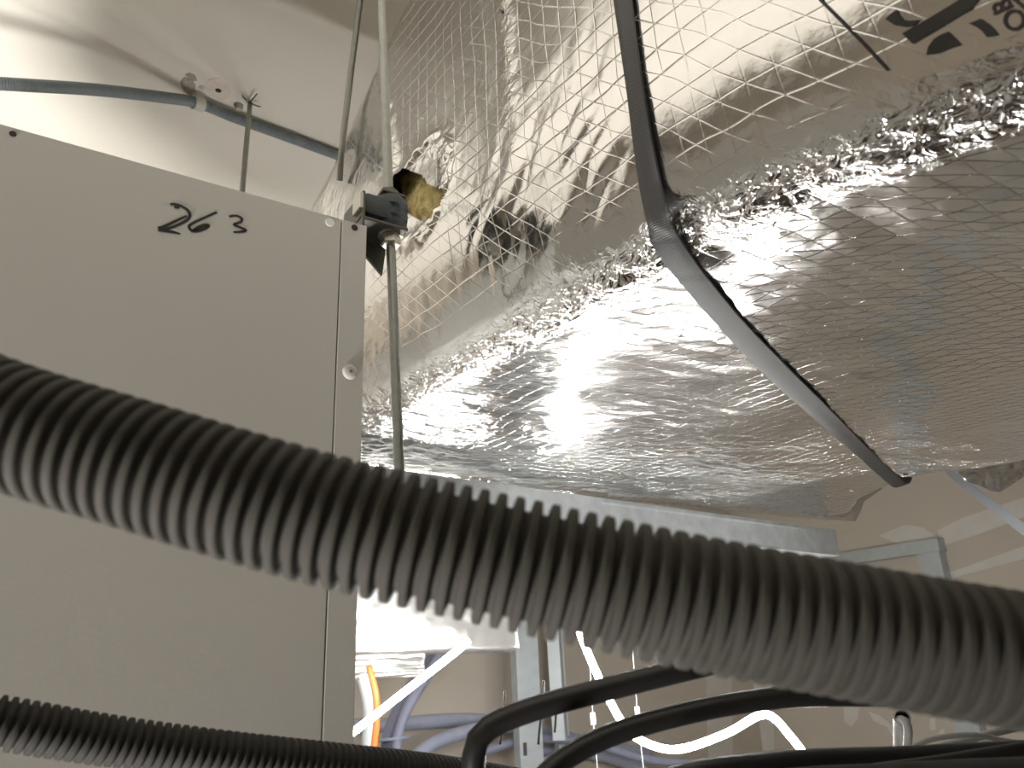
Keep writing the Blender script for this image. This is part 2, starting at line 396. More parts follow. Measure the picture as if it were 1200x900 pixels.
# lower side: diagonal folds under the strap
fz = sstep(.32, .36, Yg)*sstep(.60, .50, Yg)*sstep(.30, .325, zz)*sstep(.50, .40, zz)
fd = (Yg*.62+zz*.78); fp = (Yg*.78-zz*.62)
H += side*fz*(.0045*(np.abs(noise(fd/.05+.8*noise(fd/.09, fp/.09, 33), fp/.13, 3))*2-.4)+.0015*ridged(fd/.017, fp/.05, 34))
# whole side: gentle long folds running down the face
H += side*.0007*np.abs(noise((Yg+.25*zz)/.03, (zz-.3*Yg)/.2, 4))*sstep(.6, .4, zz)
H += side*.0009*crumple(Yg, zz, .05, 9)*sstep(.55, .75, Yg)
# vertical lap joint near the far end of the side
lap = np.exp(-((Yg-(.70+.22*(zz-.5)))/.012)**2)*sstep(.45, .55, zz); H += side*lap*(.003+.004*ridged(zz/.03, Yg/.03, 8))
lap2 = np.exp(-((Yg-.47)/.012)**2)*sstep(.40, .46, zz); H += side*lap2*.003*crumple(Yg, zz, .02, 18)
# crumpled tape on the lower edge
H += ridge*.0016*(crumple(S, Yg, .011, 12)-.8)+ridge*.0022*(ridged(S/.008, Yg/.06, 30)-.4)
H += corner*.0060*(crumple(S, Yg, .035, 21)-.8)
# underside: shallow wrinkles that run across the duct
wr = crumple(xx*.38+Yg*.25, Yg, .036, 40)-.8
H += under*(1-ridge)*(.0013+.0018*sstep(.55, .9, Yg)*sstep(1.2, .7, xx)+.0022*sstep(.95, 1.3, xx))*wr
H += under*.0016*(crumple(xx*.6, Yg, .07, 50)-.8)
# sag of the blanket between the far edge and the strap
H += under*.012*np.sin(np.clip((xx-XD)/1.15, 0, 1)*math.pi)*np.exp(-((Yg-.78)/.2)**2)
# strap bites into the edge
H -= .006*np.exp(-((Yg-.318)/.02)**2)*np.exp(-(S/.05)**2)
# far lower edge: foil turned up and taped to the end
far = sstep(1.02, 1.085, Yg); H += under*sstep(.96, 1.08, Yg)*.014*(.7+.5*np.clip((xx-XD)/1.2, 0, 1)); H += under*far*(-.003+.004*crumple(xx*.4, Yg, .02, 60))
H[:, seg_id == 3] *= .3
pos = base+nrm*H[..., None]
duct = empty('foil_wrapped_duct', (.95, .3, .30), 'large duct wrapped in reinforced silver foil insulation with black print', 'duct')
hole_px = [(461,224),(466,206),(474,197),(484,201),(493,204),(499,214),(509,218),(522,222),(518,238),(512,246),(505,256),(492,258),(480,252),(473,244),(468,234)]
hole_poly = [(p[1], p[2]) for p in (onX(x, y, XD-.003) for x, y in hole_px)]
def inside(Y, Z, poly):
    r = np.zeros(np.shape(Y), bool); n = len(poly)
    for i in range(n):
        (x1, y1), (x2, y2) = poly[i], poly[(i+1) % n]
        c = ((y1 > Z) != (y2 > Z)) & (Y < (x2-x1)*(Z-y1)/(y2-y1+1e-12)+x1); r ^= c
    return r
hy = np.array([p[0] for p in hole_poly]); hz = np.array([p[1] for p in hole_poly])
# torn edge curls outwards
dh = np.hypot((Yg-hy.mean())/(np.ptp(hy)/2), (zz-hz.mean())/(np.ptp(hz)/2))
curl = side*np.exp(-((dh-1.05)/.22)**2)*.004*(1+1.2*noise(Yg/.012, zz/.012, 70)); pos += nrm*curl[..., None]
i = np.arange(NY-1)[:, None]*NR; k = np.arange(NR-1)
Fq = np.stack([i+k, i+k+1, i+NR+k+1, i+NR+k], -1).reshape(-1, 4)
cY = Yg.reshape(-1)[Fq].mean(1); cZ = zz.reshape(-1)[Fq].mean(1); cs = np.repeat(seg_id[None], NY, 0).reshape(-1)[Fq][:, 0]
Fq = Fq[~((cs == 0) & inside(cY, cZ, hole_poly))]
faces = Fq.tolist()
closing = [[r*NR+NR-1, r*NR, (r+1)*NR, (r+1)*NR+NR-1] for r in range(NY-1)]
faces += closing; faces.append(list(range(NR)))
uvs = np.stack([S+.003, Yg], -1).reshape(-1, 2)
wrap = mesh('foil_wrap', pos.reshape(-1, 3), faces, 'foil', duct, True, uvs)
at = wrap.data.attributes.new('scrim', 'FLOAT', 'POINT')
scr = np.clip(1-1.3*ridge-1.0*corner, 0, 1)*(1+.7*under)*(1-.85*sstep(.74, .80, Yg)*side)*(1-.6*side*sstep(.40, .33, zz))*(1-.8*under*far)
at.data.foreach_set('value', scr.reshape(-1).astype(np.float32))
at = wrap.data.attributes.new('crinkle', 'FLOAT', 'POINT')
at.data.foreach_set('value', np.clip(1.1*np.exp(-((S-.002)/.020)**2)+.6*corner+.35*lap*side+.5*lap2*side, 0, 1).reshape(-1).astype(np.float32))
if wrap.data.polygons[2000].normal.x > 0: wrap.data.flip_normals()

side_cols = np.where(seg_id == 0)[0]
def on_side(Y, Z, off=.0007):
    """point on the crumpled side face at given Y, Z"""
    fj = np.interp(-Y, -Yd, np.arange(NY)); j = min(int(fj), NY-2); u = fj-j
    def at_row(r):
        zc = base[r, side_cols, 2]; fi = np.interp(-Z, -zc, side_cols.astype(float)); q = min(int(fi), NR-2); v = fi-q
        return pos[r, q]*(1-v)+pos[r, q+1]*v
    p = at_row(j)*(1-u)+at_row(j+1)*u
    return p+np.array([-off, 0, 0])
def px_side(x, y, off=.0009):
    X = XD
    for _ in range(7): p = onX(x, y, X); X = on_side(p[1], p[2], off)[0]
    return onX(x, y, X)
def decal(name, polys, off=.0009, parent=duct):
    V = []; Fs = []
    for poly in polys:
        bm = bmesh.new(); vs = [bm.verts.new((x, y, 0)) for x, y in poly]; bm.faces.new(vs)
        bmesh.ops.triangulate(bm, faces=bm.faces[:])
        for _ in range(4):
            es = [e for e in bm.edges if e.calc_length() > 4]
            if not es: break
            bmesh.ops.subdivide_edges(bm, edges=es, cuts=1); bmesh.ops.triangulate(bm, faces=bm.faces[:])
        bm.verts.index_update(); n = len(V)
        for v in bm.verts:
            V.append(px_side(v.co.x, v.co.y, off))
        Fs += [[v.index+n for v in f.verts] for f in bm.faces]; bm.free()
    return mesh(name, V, Fs, 'print', parent)
def q(x, y): return (940+x/4.615, y/4.615)
decal('printed_emblem', [
  [q(450,102), q(480,72), q(512,50), q(524,80), q(545,104), q(580,112), q(640,106), q(600,138), q(560,146), q(500,136)],
  [q(538,180), q(700,88), q(838,4), q(900,-60), q(960,-10), q(918,46), q(760,142), q(598,238)],
  [q(670,297), q(680,252), q(710,212), q(745,188), q(790,170), q(825,205), q(860,242), q(800,262), q(740,288)],
  [q(900,126), q(965,100), q(1012,132), q(1040,160), q(1062,190), q(998,202), q(972,168), q(940,145)]])
def ring(cx, cy, ro, ri, n=20, sx=1, a0=0, a1=2*math.pi):
    out = []
    for t in range(n):
        u = a0+(a1-a0)*t/n; v = a0+(a1-a0)*(t+1)/n
        out.append([q(cx+sx*ro*math.cos(u), cy+ro*math.sin(u)), q(cx+sx*ro*math.cos(v), cy+ro*math.sin(v)), q(cx+sx*ri*math.cos(v), cy+ri*math.sin(v)), q(cx+sx*ri*math.cos(u), cy+ri*math.sin(u))])
    return out
def bar(a, b, wd):
    a = np.array(a, float); b = np.array(b, float); d = b-a; d /= np.linalg.norm(d); n = np.array([-d[1], d[0]])*wd/2
    return [q(*(a+n)), q(*(b+n)), q(*(b-n)), q(*(a-n))]
decal('printed_letters', ring(1146, 108, 60, 40)+ring(1056, 42, 30, 13, 14)+ring(1100, 20, 30, 13, 14)
      +[bar((1034, 76), (1136, 28), 16), bar((1142, -8), (1215, 52), 20), bar((1150, 0), (1190, -40), 16)])
decal('marker_line', [bar((90, -30), (102, 5), 22), bar((98, 0), (300, 205), 17), bar((298, 202), (465, 380), 17)])
decal('ink_spot', [[(586,11),(589,12),(591,16),(588,17)]])
# glass wool showing in the tear
yw = np.linspace(hy.min()-.035, hy.max()+.035, 34); zw = np.linspace(hz.min()-.03, hz.max()+.03, 34)
V = []; Fw = []
for a_, y_ in enumerate(yw):
    for b_, z_ in enumerate(zw):
        e = max(abs(a_-16.5), abs(b_-16.5))/16.5
        rough_ = float(noise(y_/.009, z_/.02, 80))*.006+float(noise(y_/.0035, z_/.006, 81))*.003
        deep = .012*float(sstep(hz.mean()-.0, hz.max()+.01, z_))
        V.append((XD+.006+rough_+deep+.004*e, y_, z_))
for a_ in range(33):
    for b_ in range(33): Fw.append((a_*34+b_, a_*34+b_+1, (a_+1)*34+b_+1, (a_+1)*34+b_))
mesh('exposed_glass_wool', V, Fw, 'wool', duct, True)
# loose crumpled flaps of foil hanging at the far lower edge
def flap(name, px, dfun, sc, amp, seed):
    """px: grid rows of pixels; depth from dfun"""
    rows = len(px); n = 40; V = []; Fs = []; U = []
    for r in range(n):
        fr = r/(n-1)*(rows-1); i0 = min(int(fr), rows-2); u = fr-i0
        a = np.array(px[i0][0])*(1-u)+np.array(px[i0+1][0])*u; b = np.array(px[i0][1])*(1-u)+np.array(px[i0+1][1])*u
        for c in range(n):
            xy = a+(b-a)*c/(n-1); jit = amp*(float(crumple(np.array(xy[0]/900.), np.array(xy[1]/900.), sc, seed))-.8)
            p = dfun(xy[0], xy[1]); p = p*(1+jit/np.linalg.norm(p)); V.append(p); U.append((xy[0]*.001, xy[1]*.001))
    for r in range(n-1):
        for c in range(n-1): Fs.append((r*n+c, r*n+c+1, (r+1)*n+c+1, (r+1)*n+c))
    o = mesh(name, V, Fs, 'palefoil', duct, True, U); m_ = o.modifiers.new('thickness', 'SOLIDIFY'); m_.thickness = .0008
    return o
flap('torn_foil_flap', [((940,575),(1035,572)), ((945,596),(1012,588)), ((950,604),(1008,600)), ((975,609),(1002,611))], lambda x, y: onY(x, y, 1.055), .03, .010, 90)
flap('torn_foil_flap', [((1120,553),(1215,520)), ((1132,564),(1215,545)), ((1150,570),(1200,558)), ((1160,575),(1172,577))], lambda x, y: dep(x, y, 1.62), .03, .010, 93)
flap('torn_foil_flap', [((368,238),(404,178)), ((372,252),(406,205)), ((385,270),(408,262))], lambda x, y: onY(x, y, 1.065), .02, .008, 96)

# ------------------------------------------------------------------ strap round the duct
def flat_strap(name, L, Rr, thick, mat, label, cat, nrm_fun):
    """left and right edge lists of points"""
    A, _ = spline(L, .006); n = len(A); B, sB = spline(Rr, .006); B = np.stack([np.interp(np.linspace(0, 1, n), np.linspace(0, 1, len(B)), B[:, k]) for k in range(3)], 1)
    V = []; U = []; Fs = []
    for i in range(n):
        nn = nrm_fun(i/(n-1), A[i]); rows = [(A[i], 0), (A[i]*.75+B[i]*.25, .0006), (A[i]*.25+B[i]*.75, .0006), (B[i], 0)]
        for p, b_ in rows: V.append(p+nn*(thick+b_)); 
        for p, b_ in rows[::-1]: V.append(p)
        for k in range(8): U.append((k/8*.04, i*.006))
    for i in range(n-1):
        for k in range(8): Fs.append((i*8+k, i*8+(k+1) % 8, (i+1)*8+(k+1) % 8, (i+1)*8+k))
    Fs += [tuple(range(8))[::-1], tuple((n-1)*8+k for k in range(8))]
    o = mesh(name, V, Fs, mat, None, True, U); o.data.set_sharp_from_angle(angle=math.radians(40))
    return tag(o, label, cat)
XS = XD-.006
Ls = [px_side(x, y, .0020) for x, y in ((700,-190), (712,-70), (721,0), (729,55), (737,111), (744,167), (752,222), (762,268))]
Rs = [px_side(x, y, .0020) for x, y in ((719,-190), (732,-70), (741,0), (748,55), (757,115), (767,172), (777,220), (786,258))]
ZS = .268
bl = [(768,290), (800,333), (850,390), (900,441), (950,486), (1000,529), (1040,565)]
br = [(800,282), (830,325), (873,377), (921,427), (968,474), (1014,521), (1056,561)]
und_cols = np.where((seg_id == 2) | (seg_id == 1))[0]
def under_z(X, Y):
    X = min(X, float(xr(Y))-.035)
    j = int(np.argmin(np.abs(Yd-Y))); lo = []
    for r in range(max(0, j-3), min(NY, j+4)):
        ii = np.argmin(np.abs(pos[r, und_cols, 0]-X)); lo.append(pos[r, und_cols[max(0, ii-2):ii+3], 2].min())
    return min(lo)
def on_under(x, y):
    z_ = .275
    for _ in range(6): p = onZ(x, y, z_); z_ = under_z(p[0], p[1])-.0014
    return onZ(x, y, z_)
Ls += [on_under(x, y) for x, y in bl]; Rs += [on_under(x, y) for x, y in br]
eL = Ls[-1]; eR = Rs[-1]
for E_, P_ in ((eL, Ls), (eR, Rs)):
    xo = float(xr(E_[1]+.012))+.016
    P_ += [E_+np.array([(xo-E_[0])*.55, .006, -.003]), np.array([xo, E_[1]+.010, E_[2]+.022]), np.array([xo+.004, E_[1]+.012, E_[2]+.08]), np.array([xo+.004, E_[1]+.012, .66])]
def strap_n(t, p):
    a = float(sstep(.30, .24, p[2])) if p[0] < .40 else 1.0
    return np.array([-(1-a), 0, -a])/math.hypot(1-a, a) if p[0] < xr(.8)+.005 else np.array([1., 0, 0])
flat_strap('duct_strap', Ls, Rs, .0022, 'strap', 'black woven strap slung around the foil-wrapped duct', 'strap', strap_n)
Lp = [dep(1090,538,1.85), dep(1116,562,1.80), dep(1160,597,1.74), dep(1200,628,1.68), dep(1300,706,1.55)]
Rp = [dep(1098,530,1.85), dep(1127,557,1.80), dep(1169,590,1.74), dep(1207,619,1.68), dep(1307,697,1.55)]
flat_strap('hanging_strap', Lp, Rp, .002, 'strapg', 'grey-blue strap hanging beyond the torn foil edge of the duct', 'strap', lambda t, p: np.array([0, -.5, -.87]))

# ------------------------------------------------------------------ galvanised channel under the duct end
e_t = onY(979, 621, 1.075); e_b = onY(984, 651, 1.075); a0 = onY(475, 552, 1.0); a0 = a0+(a0-e_t)*.14
hch = e_t[2]-e_b[2]; d = e_t-a0; d /= np.linalg.norm(d); wv = np.array([0, .05, 0.]); up = np.array([0, 0, 1.])
ch = empty('support_channel', a0-up*hch, 'galvanised steel channel under the far end of the foil-wrapped duct', 'channel')
b0 = e_t
t = .0022
prof = [(0, 0), (.05, 0), (.05, -t), (t, -t), (t, -hch+t), (.05, -hch+t), (.05, -hch), (0, -hch)]
MB().prism([a0+np.array([0, y, z]) for y, z in prof], b0-a0).build('channel_profile', 'galv', ch)
MB().prism([a0+d*.55+np.array([0, -.0012, -hch*.10]), a0+d*1.16+np.array([0, -.0012, -hch*.10]), a0+d*1.16+np.array([0, -.0012, -hch*.16]), a0+d*.55+np.array([0, -.0012, -hch*.16])], (0, .0014, 0)).build('lip', 'galv', ch)

# ------------------------------------------------------------------ threaded rods, anti-vibration hanger
p1 = dep(468, 553, .66); p2 = dep(447, 0, .86); up_ = (p2-p1)/np.linalg.norm(p2-p1)
top1 = p1+up_*((ZC+.01-p1[2])/up_[2]); bot1 = p1-up_*.05
rod('threaded_rod', bot1, top1, .0047, 'long zinc threaded rod through the rubber hanger beside the cabinet')
r2a = onX(422, 0, .315); r2b = onX(410, 95, .315); r2c = onX(401, 172, .317); r2d = onX(398, 212, .324)
r2t = r2a+(r2a-r2b)/np.linalg.norm(r2a-r2b)*((ZC+.01-r2a[2])/((r2a-r2b)/np.linalg.norm(r2a-r2b))[2])
rod('threaded_rod', r2d, r2t, .0046, 'bent zinc threaded rod dropping against the far end of the foil duct', None, [r2c, r2b, r2a])
r3t = onZ(293, 121, ZC); r3b = np.array([r3t[0]-.03, 1.225, .1])
r3m = dep(284.5, 216, 1.33)
dr = (r3m-r3t)/np.linalg.norm(r3m-r3t)
rod('threaded_rod', r3t+dr*.72, r3t-dr*.01, .0048, 'short shiny threaded rod anchored in the ceiling beside the grey conduit')

hz0 = dep(455, 262, .75); hc = p1+up_*((dep(455, 250, .75)[2]-p1[2])/up_[2])     # on the rod axis
hg = empty('vibration_hanger', hc+np.array([0, 0, -.03]), 'dark rubber vibration hanger clamped between cabinet side and threaded rod', 'hanger')
MB().box((XCR, hc[1]-.018, hc[2]-.055), (XCR+.003, hc[1]+.030, hc[2]+.008), .0008).build('mounting_plate', 'bracket', hg)
MB().box((XCR-.003, YC+.012, hc[2]-.012), (XCR+.002, YC+.03, hc[2]+.006), .001).build('plate_ear', 'nut', hg)
MB().box((hc[0]-.013, hc[1]-.012, hc[2]+.0185), (hc[0]+.013, hc[1]+.014, hc[2]+.0215), .0008).build('top_shelf', 'bracket', hg)
MB().box((XCR, hc[1]-.017, hc[2]-.022), (hc[0]+.012, hc[1]+.022, hc[2]-.0185), .0008).build('bottom_shelf', 'bracket', hg)
MB().prism([(XCR+.001, hc[1]+.02, hc[2]-.02), (hc[0]+.006, hc[1]+.02, hc[2]-.02), (hc[0]+.002, hc[1]+.02, hc[2]-.055)], (0, .003, 0)).build('gusset', 'bracket', hg)
MB().lathe(hc-up_*.021, up_, [(0, .013), (.003, .0155), (.008, .0165), (.010, .0145), (.012, .0145), (.014, .0172), (.020, .0178), (.022, .0155), (.024, .0155), (.026, .0182), (.033, .018), (.038, .0150), (.041, .010)], 28).build('rubber_block', 'rubber', hg, True)
MB().box((XCR+.002, hc[1]-.016, hc[2]-.014), (hc[0]-.002, hc[1]+.012, hc[2]+.010), .005).build('rubber_shoulder', 'rubber', hg, True)
MB().lathe(hc+up_*.0215, up_, [(0, .009), (.0015, .0098), (.007, .0098), (.0085, .008)], 6).build('nut', 'bracket', hg)
MB().lathe(hc-up_*.034, up_, [(0, .0085), (.0015, .0098), (.010, .0098), (.0115, .0085)], 6).build('nut', 'nut', hg)
MB().lathe(hc-up_*.0225, up_, [(0, .0125), (.0018, .0125)], 24).build('washer', 'nut', hg)

# ------------------------------------------------------------------ corrugated hoses close by
ctr = [(-420,330,.262), (-200,418,.25), (0,495,.244), (150,541,.242), (300,586,.24), (420,618,.239), (600,659,.238), (800,702,.235), (950,730,.233), (1100,757,.231), (1200,774,.230), (1400,815,.228), (1700,860,.23)]
tag(corrugated('corrugated_hose', [dep(x, y, dd) for x, y, dd in ctr], .0203, .0163, .0057, 'hose'),
    'thick grey corrugated hose sagging across in front of the cabinet', 'hose')
ctr = [(-320,800,.33), (-120,829,.35), (0,847,.365), (130,868,.39), (260,884,.415), (400,897,.455), (500,906,.50), (600,920,.56), (760,950,.64)]
tag(corrugated('corrugated_hose', [dep(x, y, dd) for x, y, dd in ctr], .0121, .0098, .0046, 'hoseb', 32, 8),
    'thin black corrugated hose below the handwritten cabinet front', 'hose')

# ------------------------------------------------------------------ conduit on the ceiling with clip and anchors
rc = .0105
clip_p = onZ(232, 121, ZC-.02)
cpts = [dep(-330, 70, 1.02), dep(-150, 88, 1.10), dep(0, 98, 1.19), dep(110, 105, 1.30), dep(190, 114, 1.40), clip_p, onZ(275, 138, ZC-.016), onZ(330, 158, ZC-.014), onZ(390, 180, ZC-.013), onZ(520, 228, ZC-.013)]
tag(corrugated('ceiling_conduit', cpts, rc, rc*.91, .004, 'conduit', 20, 6), 'blue-grey ribbed conduit clipped to the pale ceiling', 'conduit')
C_, s_ = spline(cpts, .004); kq = int(np.argmin(np.linalg.norm(C_-clip_p, axis=1))); tg = C_[kq+1]-C_[kq-1]; tg /= np.linalg.norm(tg)
cl = empty('conduit_clip', clip_p, 'small grey plastic clip holding the ribbed conduit to the ceiling', 'clip')
MB().lathe(clip_p-tg*.010, tg, [(0, .0108), (0, .0138), (.020, .0138), (.020, .0108)], 24).build('clip_ring', 'clip', cl, True)
MB().lathe(clip_p+np.array([0, 0, .008]), (0, 0, 1), [(0, .009), (.006, .010), (.013, .012)], 16).build('clip_base', 'clip', cl, True)
def disc(name, px, r, mat, label, cat, hgt=.004, seg=14, group=None):
    c = onZ(px[0], px[1], ZC); return tag(MB().lathe(c+np.array([0, 0, .001]), (0, 0, -1), [(0, r), (hgt*.6, r*.95), (hgt, r*.6)], seg).build(name, mat, None, True), label, cat, group)
def blotch(name, px, mat, label, cat):
    c = [onZ(x, y, ZC) for x, y in px]; tag(MB().prism(c, (0, 0, -.0012)).build(name, mat), label, cat)
blotch('plaster_chip', [(211,96),(216,90),(224,93),(229,99),(228,108),(224,112),(215,107)], 'scuff', 'chipped dark plaster patch on the ceiling beside the conduit clip', 'plaster chip')
blotch('plaster_chip', [(217,87),(222,85),(229,88),(231,94),(226,95),(221,92)], 'scuff', 'smaller chipped plaster flake above the conduit clip', 'plaster chip')
blotch('chalk_mark', [(245,93),(256,91),(262,97),(268,100),(270,112),(262,118),(252,114),(243,108),(240,100)], 'pink', 'pink chalk smudge around the ceiling drill hole', 'chalk mark')
disc('anchor_plug', (256, 105.5), .006, 'hole', 'dark drilled anchor plug in the pink chalk smudge', 'anchor')
disc('anchor_plug', (237, 102.5), .006, 'clip', 'grey screw anchor right beside the conduit clip', 'anchor')
disc('anchor_plug', (280, 123), .0085, 'scuff', 'dull anchor sleeve next to the short rod top', 'anchor', .012)
for (x0, y0, x1, y1, lab) in ((291,121,301,110,'dark wire end curving up beside the anchored short rod'), (284,112,289,117,'tiny stub of wire between the chalk smudge and short rod'), (292,119,305,125,'thin wire end lying flat beyond the short rod top')):
    a = onZ(x0, y0, ZC-.002); b = onZ(x1, y1, ZC-.012)
    tag(tube('wire_end', [a, (a+b)/2+np.array([0, 0, -.002]), b], .0013, 'wire', None, .004, 8), lab, 'wire', 'wire ends at the ceiling anchor')

# ------------------------------------------------------------------ black cables and grey cables at the bottom
def cable_Y(name, px, r, mat, label, cat, Y):
    return tag(tube(name, [onY(x, y, Y) for x, y in px], r, mat, None, .008, 18), label, cat)
def cable(name, px, r, mat, label, cat, group=None, seg=18, step=.008):
    return tag(tube(name, [dep(*p) for p in px], r, mat, None, step, seg), label, cat, group)
cable('black_cable', [(556,1010,.40),(556,940,.40),(555,895,.40),(560,866,.402),(585,846,.406),(640,826,.41),(720,805,.415),(800,785,.42),(900,762,.43),(1000,745,.44),(1150,735,.46)], .0063, 'black', 'black cable bending sharply upright before the metal stud', 'cable')
cable('black_cable', [(600,1010,.35),(622,935,.378),(650,898,.395),(700,868,.405),(760,847,.41),(840,828,.415),(920,817,.42),(1000,815,.425),(1100,818,.43),(1250,828,.44)], .0058, 'black', 'black cable rising in a gentle arc under the white rope light', 'cable')
cable('black_cable', [(700,960,.42),(800,915,.425),(880,902,.43),(960,896,.435),(1060,893,.44),(1200,886,.445),(1350,880,.45)], .0085, 'black', 'thick black cable lying below the end of the white rope light', 'cable')
cable('black_cable', [(900,935,.415),(1000,912,.415),(1100,898,.42),(1200,882,.43),(1350,860,.44)], .0055, 'black', 'thin black cable crossing over the thick black cable', 'cable')
cable('black_cable', [(760,960,.37),(900,925,.37),(1050,915,.37),(1200,908,.37),(1350,905,.37)], .0079, 'hoseb', 'dull black cable lowest of the bottom bundle', 'cable')
# open grey conduit end
cc = [dep(*p) for p in ((1058,960,.60),(1057,900,.603),(1057,866,.606),(1057,847,.604),(1057,841,.597),(1057,841,.590))]
gc = empty('conduit_stub', cc[1], 'short upright grey conduit stub with open dark end', 'conduit')
tube('conduit_wall', cc, .0062, 'grey', gc, .004, 20, False)
C_, s_ = spline(cc, .004); Vo, Fo = sweep(C_[-14:], np.full(14, .0062), 20, False); Vi, Fi = sweep(C_[-14:], np.full(14, .0049), 20, False)
n_ = len(Vo); rim = [(n_-20+k, n_-20+(k+1) % 20, 2*n_-20+(k+1) % 20, 2*n_-20+k) for k in range(20)]
mesh('open_end', np.vstack([Vo*1.0001, Vi]), [[q_+n_ for q_ in f] for f in Fi]+rim, 'grey', gc, False)
tag(tube('grey_cable', [cc[-1]+np.array([.001, .004, -.002]), dep(1060,844,.587), dep(1064,853,.583), dep(1064,864,.584), dep(1063,880,.59), dep(1062,930,.6)], .0032, 'grey', None, .004, 14), 'grey cable curling out of the open conduit stub', 'cable')
cable('grey_cable', [(1040,905,.62),(1062,882,.62),(1085,868,.62),(1120,862,.625),(1150,862,.63),(1178,868,.64),(1260,880,.65)], .0022, 'grey', 'thin grey cable arching over the bottom black cables', 'cable')
cable('grey_cable', [(1045,892,.66),(1090,878,.66),(1130,868,.67),(1160,860,.68),(1200,851,.70),(1300,830,.74)], .0032, 'grey', 'grey cable rising toward the wall behind the thin arching one', 'cable')

# ------------------------------------------------------------------ things beyond the duct
# second foil duct, lower and farther back
Yq = 1.62; zb = onY(520, 764, Yq)[2]; x_end = onY(608, 745, Yq)[0]
d2 = empty('foil_wrapped_duct', (.8, 1.8, zb), 'smaller foil-wrapped duct behind, beside the metal studs', 'duct')
def box_foil(x0, x1, y0, y1, z0, z1, name, parent, n=70, amp=.006, seed=120):
    V = []; Fs = []; U = []
    secp = []
    for t in np.linspace(0, 1, 30): secp.append((y0, z1+(z0-z1)*t, 0, -1))
    for t in np.linspace(0, 1, 26)[1:]: secp.append((y0+(y1-y0)*t, z0, 1, -1))
    for t in np.linspace(0, 1, 8)[1:]: secp.append((y1, z0+(z1-z0)*t, 0, 1))
    for t in np.linspace(0, 1, 6)[1:-1]: secp.append((y1+(y0-y1)*t, z1, 1, 1))
    xs_ = np.linspace(x0, x1, n); m = len(secp)
    for a, x in enumerate(xs_):
        for b, (yy, z_, ax, sg) in enumerate(secp):
            hh = amp*(float(crumple(np.array(x), np.array(b*.012), .05, seed))-.8)+.012*float(noise(x/.15, b*.08, seed+3))
            p = [x, yy, z_]; p[1 if ax == 0 else 2] += sg*hh; V.append(p); U.append((x, b*.012))
    for a in range(n-1):
        for b in range(m): Fs.append((a*m+b, a*m+(b+1) % m, (a+1)*m+(b+1) % m, (a+1)*m+b))
    Fs += [tuple(range(m)), tuple(range((n-1)*m, n*m))[::-1]]
    return mesh(name, V, Fs, 'palefoil', parent, True, U)
box_foil(.30, x_end, Yq, Yq+.30, zb, zb+.26, 'foil_wrap', d2)
box_foil(.30, onY(505, 775, Yq+.02)[0], Yq+.05, Yq+.27, zb-.05, zb+.01, 'sagging_foil', d2, 30, .008, 140)
# metal studs
def cstud(name, base, top, wdt, flg, label, twist=0.0, group=None, slots=()):
    base = np.array(base, float); top = np.array(top, float); t = .0016; ca, sa = math.cos(twist), math.sin(twist)
    def R2(x, y): return np.array([ca*x-sa*y, sa*x+ca*y, 0])
    e = empty(name, base, label, 'metal stud', group)
    prof = [(0, 0), (wdt, 0), (wdt, flg), (wdt-t, flg), (wdt-t, t), (t, t), (t, flg), (0, flg)]
    MB().prism([base+R2(*p) for p in prof], top-base).build('stud_profile', 'galvl', e)
    for f_, ox in slots:
        c = base+(top-base)*f_+R2(ox, -.0008)
        u_ = (top-base)/np.linalg.norm(top-base)
        MB().prism([c+R2(-.006, 0)-u_*.018, c+R2(.006, 0)-u_*.018, c+R2(.006, 0)+u_*.018, c+R2(-.006, 0)+u_*.018], R2(0, .0006)).build('slot', 'bracket', e)  # dark plate on the stud face; the opening's shade is in its colour
    return e
Ys = 2.12
b_ = onY(607, 820, Ys); zs_ = onY(613, 878, Ys)[2]
cstud('metal_stud', (b_[0], Ys, ZF), (b_[0], Ys, ZC), .075, .05, 'wide galvanised stud with a slot, right of the smaller foil duct', math.radians(-12), None, [((zs_-ZF)/(ZC-ZF), .016)])
t0 = dep(638, 700, 2.45); t1 = dep(648, 868, 2.30)
cstud('metal_stud', t1, t1+(t0-t1)*3.2, .038, .04, 'slanting galvanised stud offcut leaning between two upright studs', math.radians(-50))
b_ = onY(652, 820, Ys+.12)
cstud('metal_stud', (b_[0], Ys+.12, zb-.38), (b_[0], Ys+.12, ZC), .036, .05, 'narrow galvanised stud standing behind the slanting offcut', math.radians(-20))
# track and post on the right wall
ta = onX(960, 659, XR); tb = onX(1107, 633, XR); hT = .055
tr = empty('metal_track', ta, 'pale galvanised track fixed along the plasterboard wall', 'metal track')
MB().box((XR-.05, tb[1], min(ta[2], tb[2])-hT/2), (XR+.0, ta[1]+.05, min(ta[2], tb[2])+hT/2-.01), .001).build('track_profile', 'galvl', tr)
pa = onX(1078, 645, XR-.02); pb = onX(1104, 645, XR-.02)
ps = empty('metal_post', (XR-.03, pa[1], ZF), 'pale galvanised post dropping from the wall track', 'metal post')
MB().box((XR-.045, pb[1], ZF), (XR, pa[1], pa[2]+.0), .001).build('post_profile', 'galvl', ps)
pm = onX(1088, 660, XR-.045)
MB().box((XR-.0458, pm[1]-.002, ZF), (XR-.0445, pa[1], pa[2]-.002)).build('post_flange', 'galvl', ps)

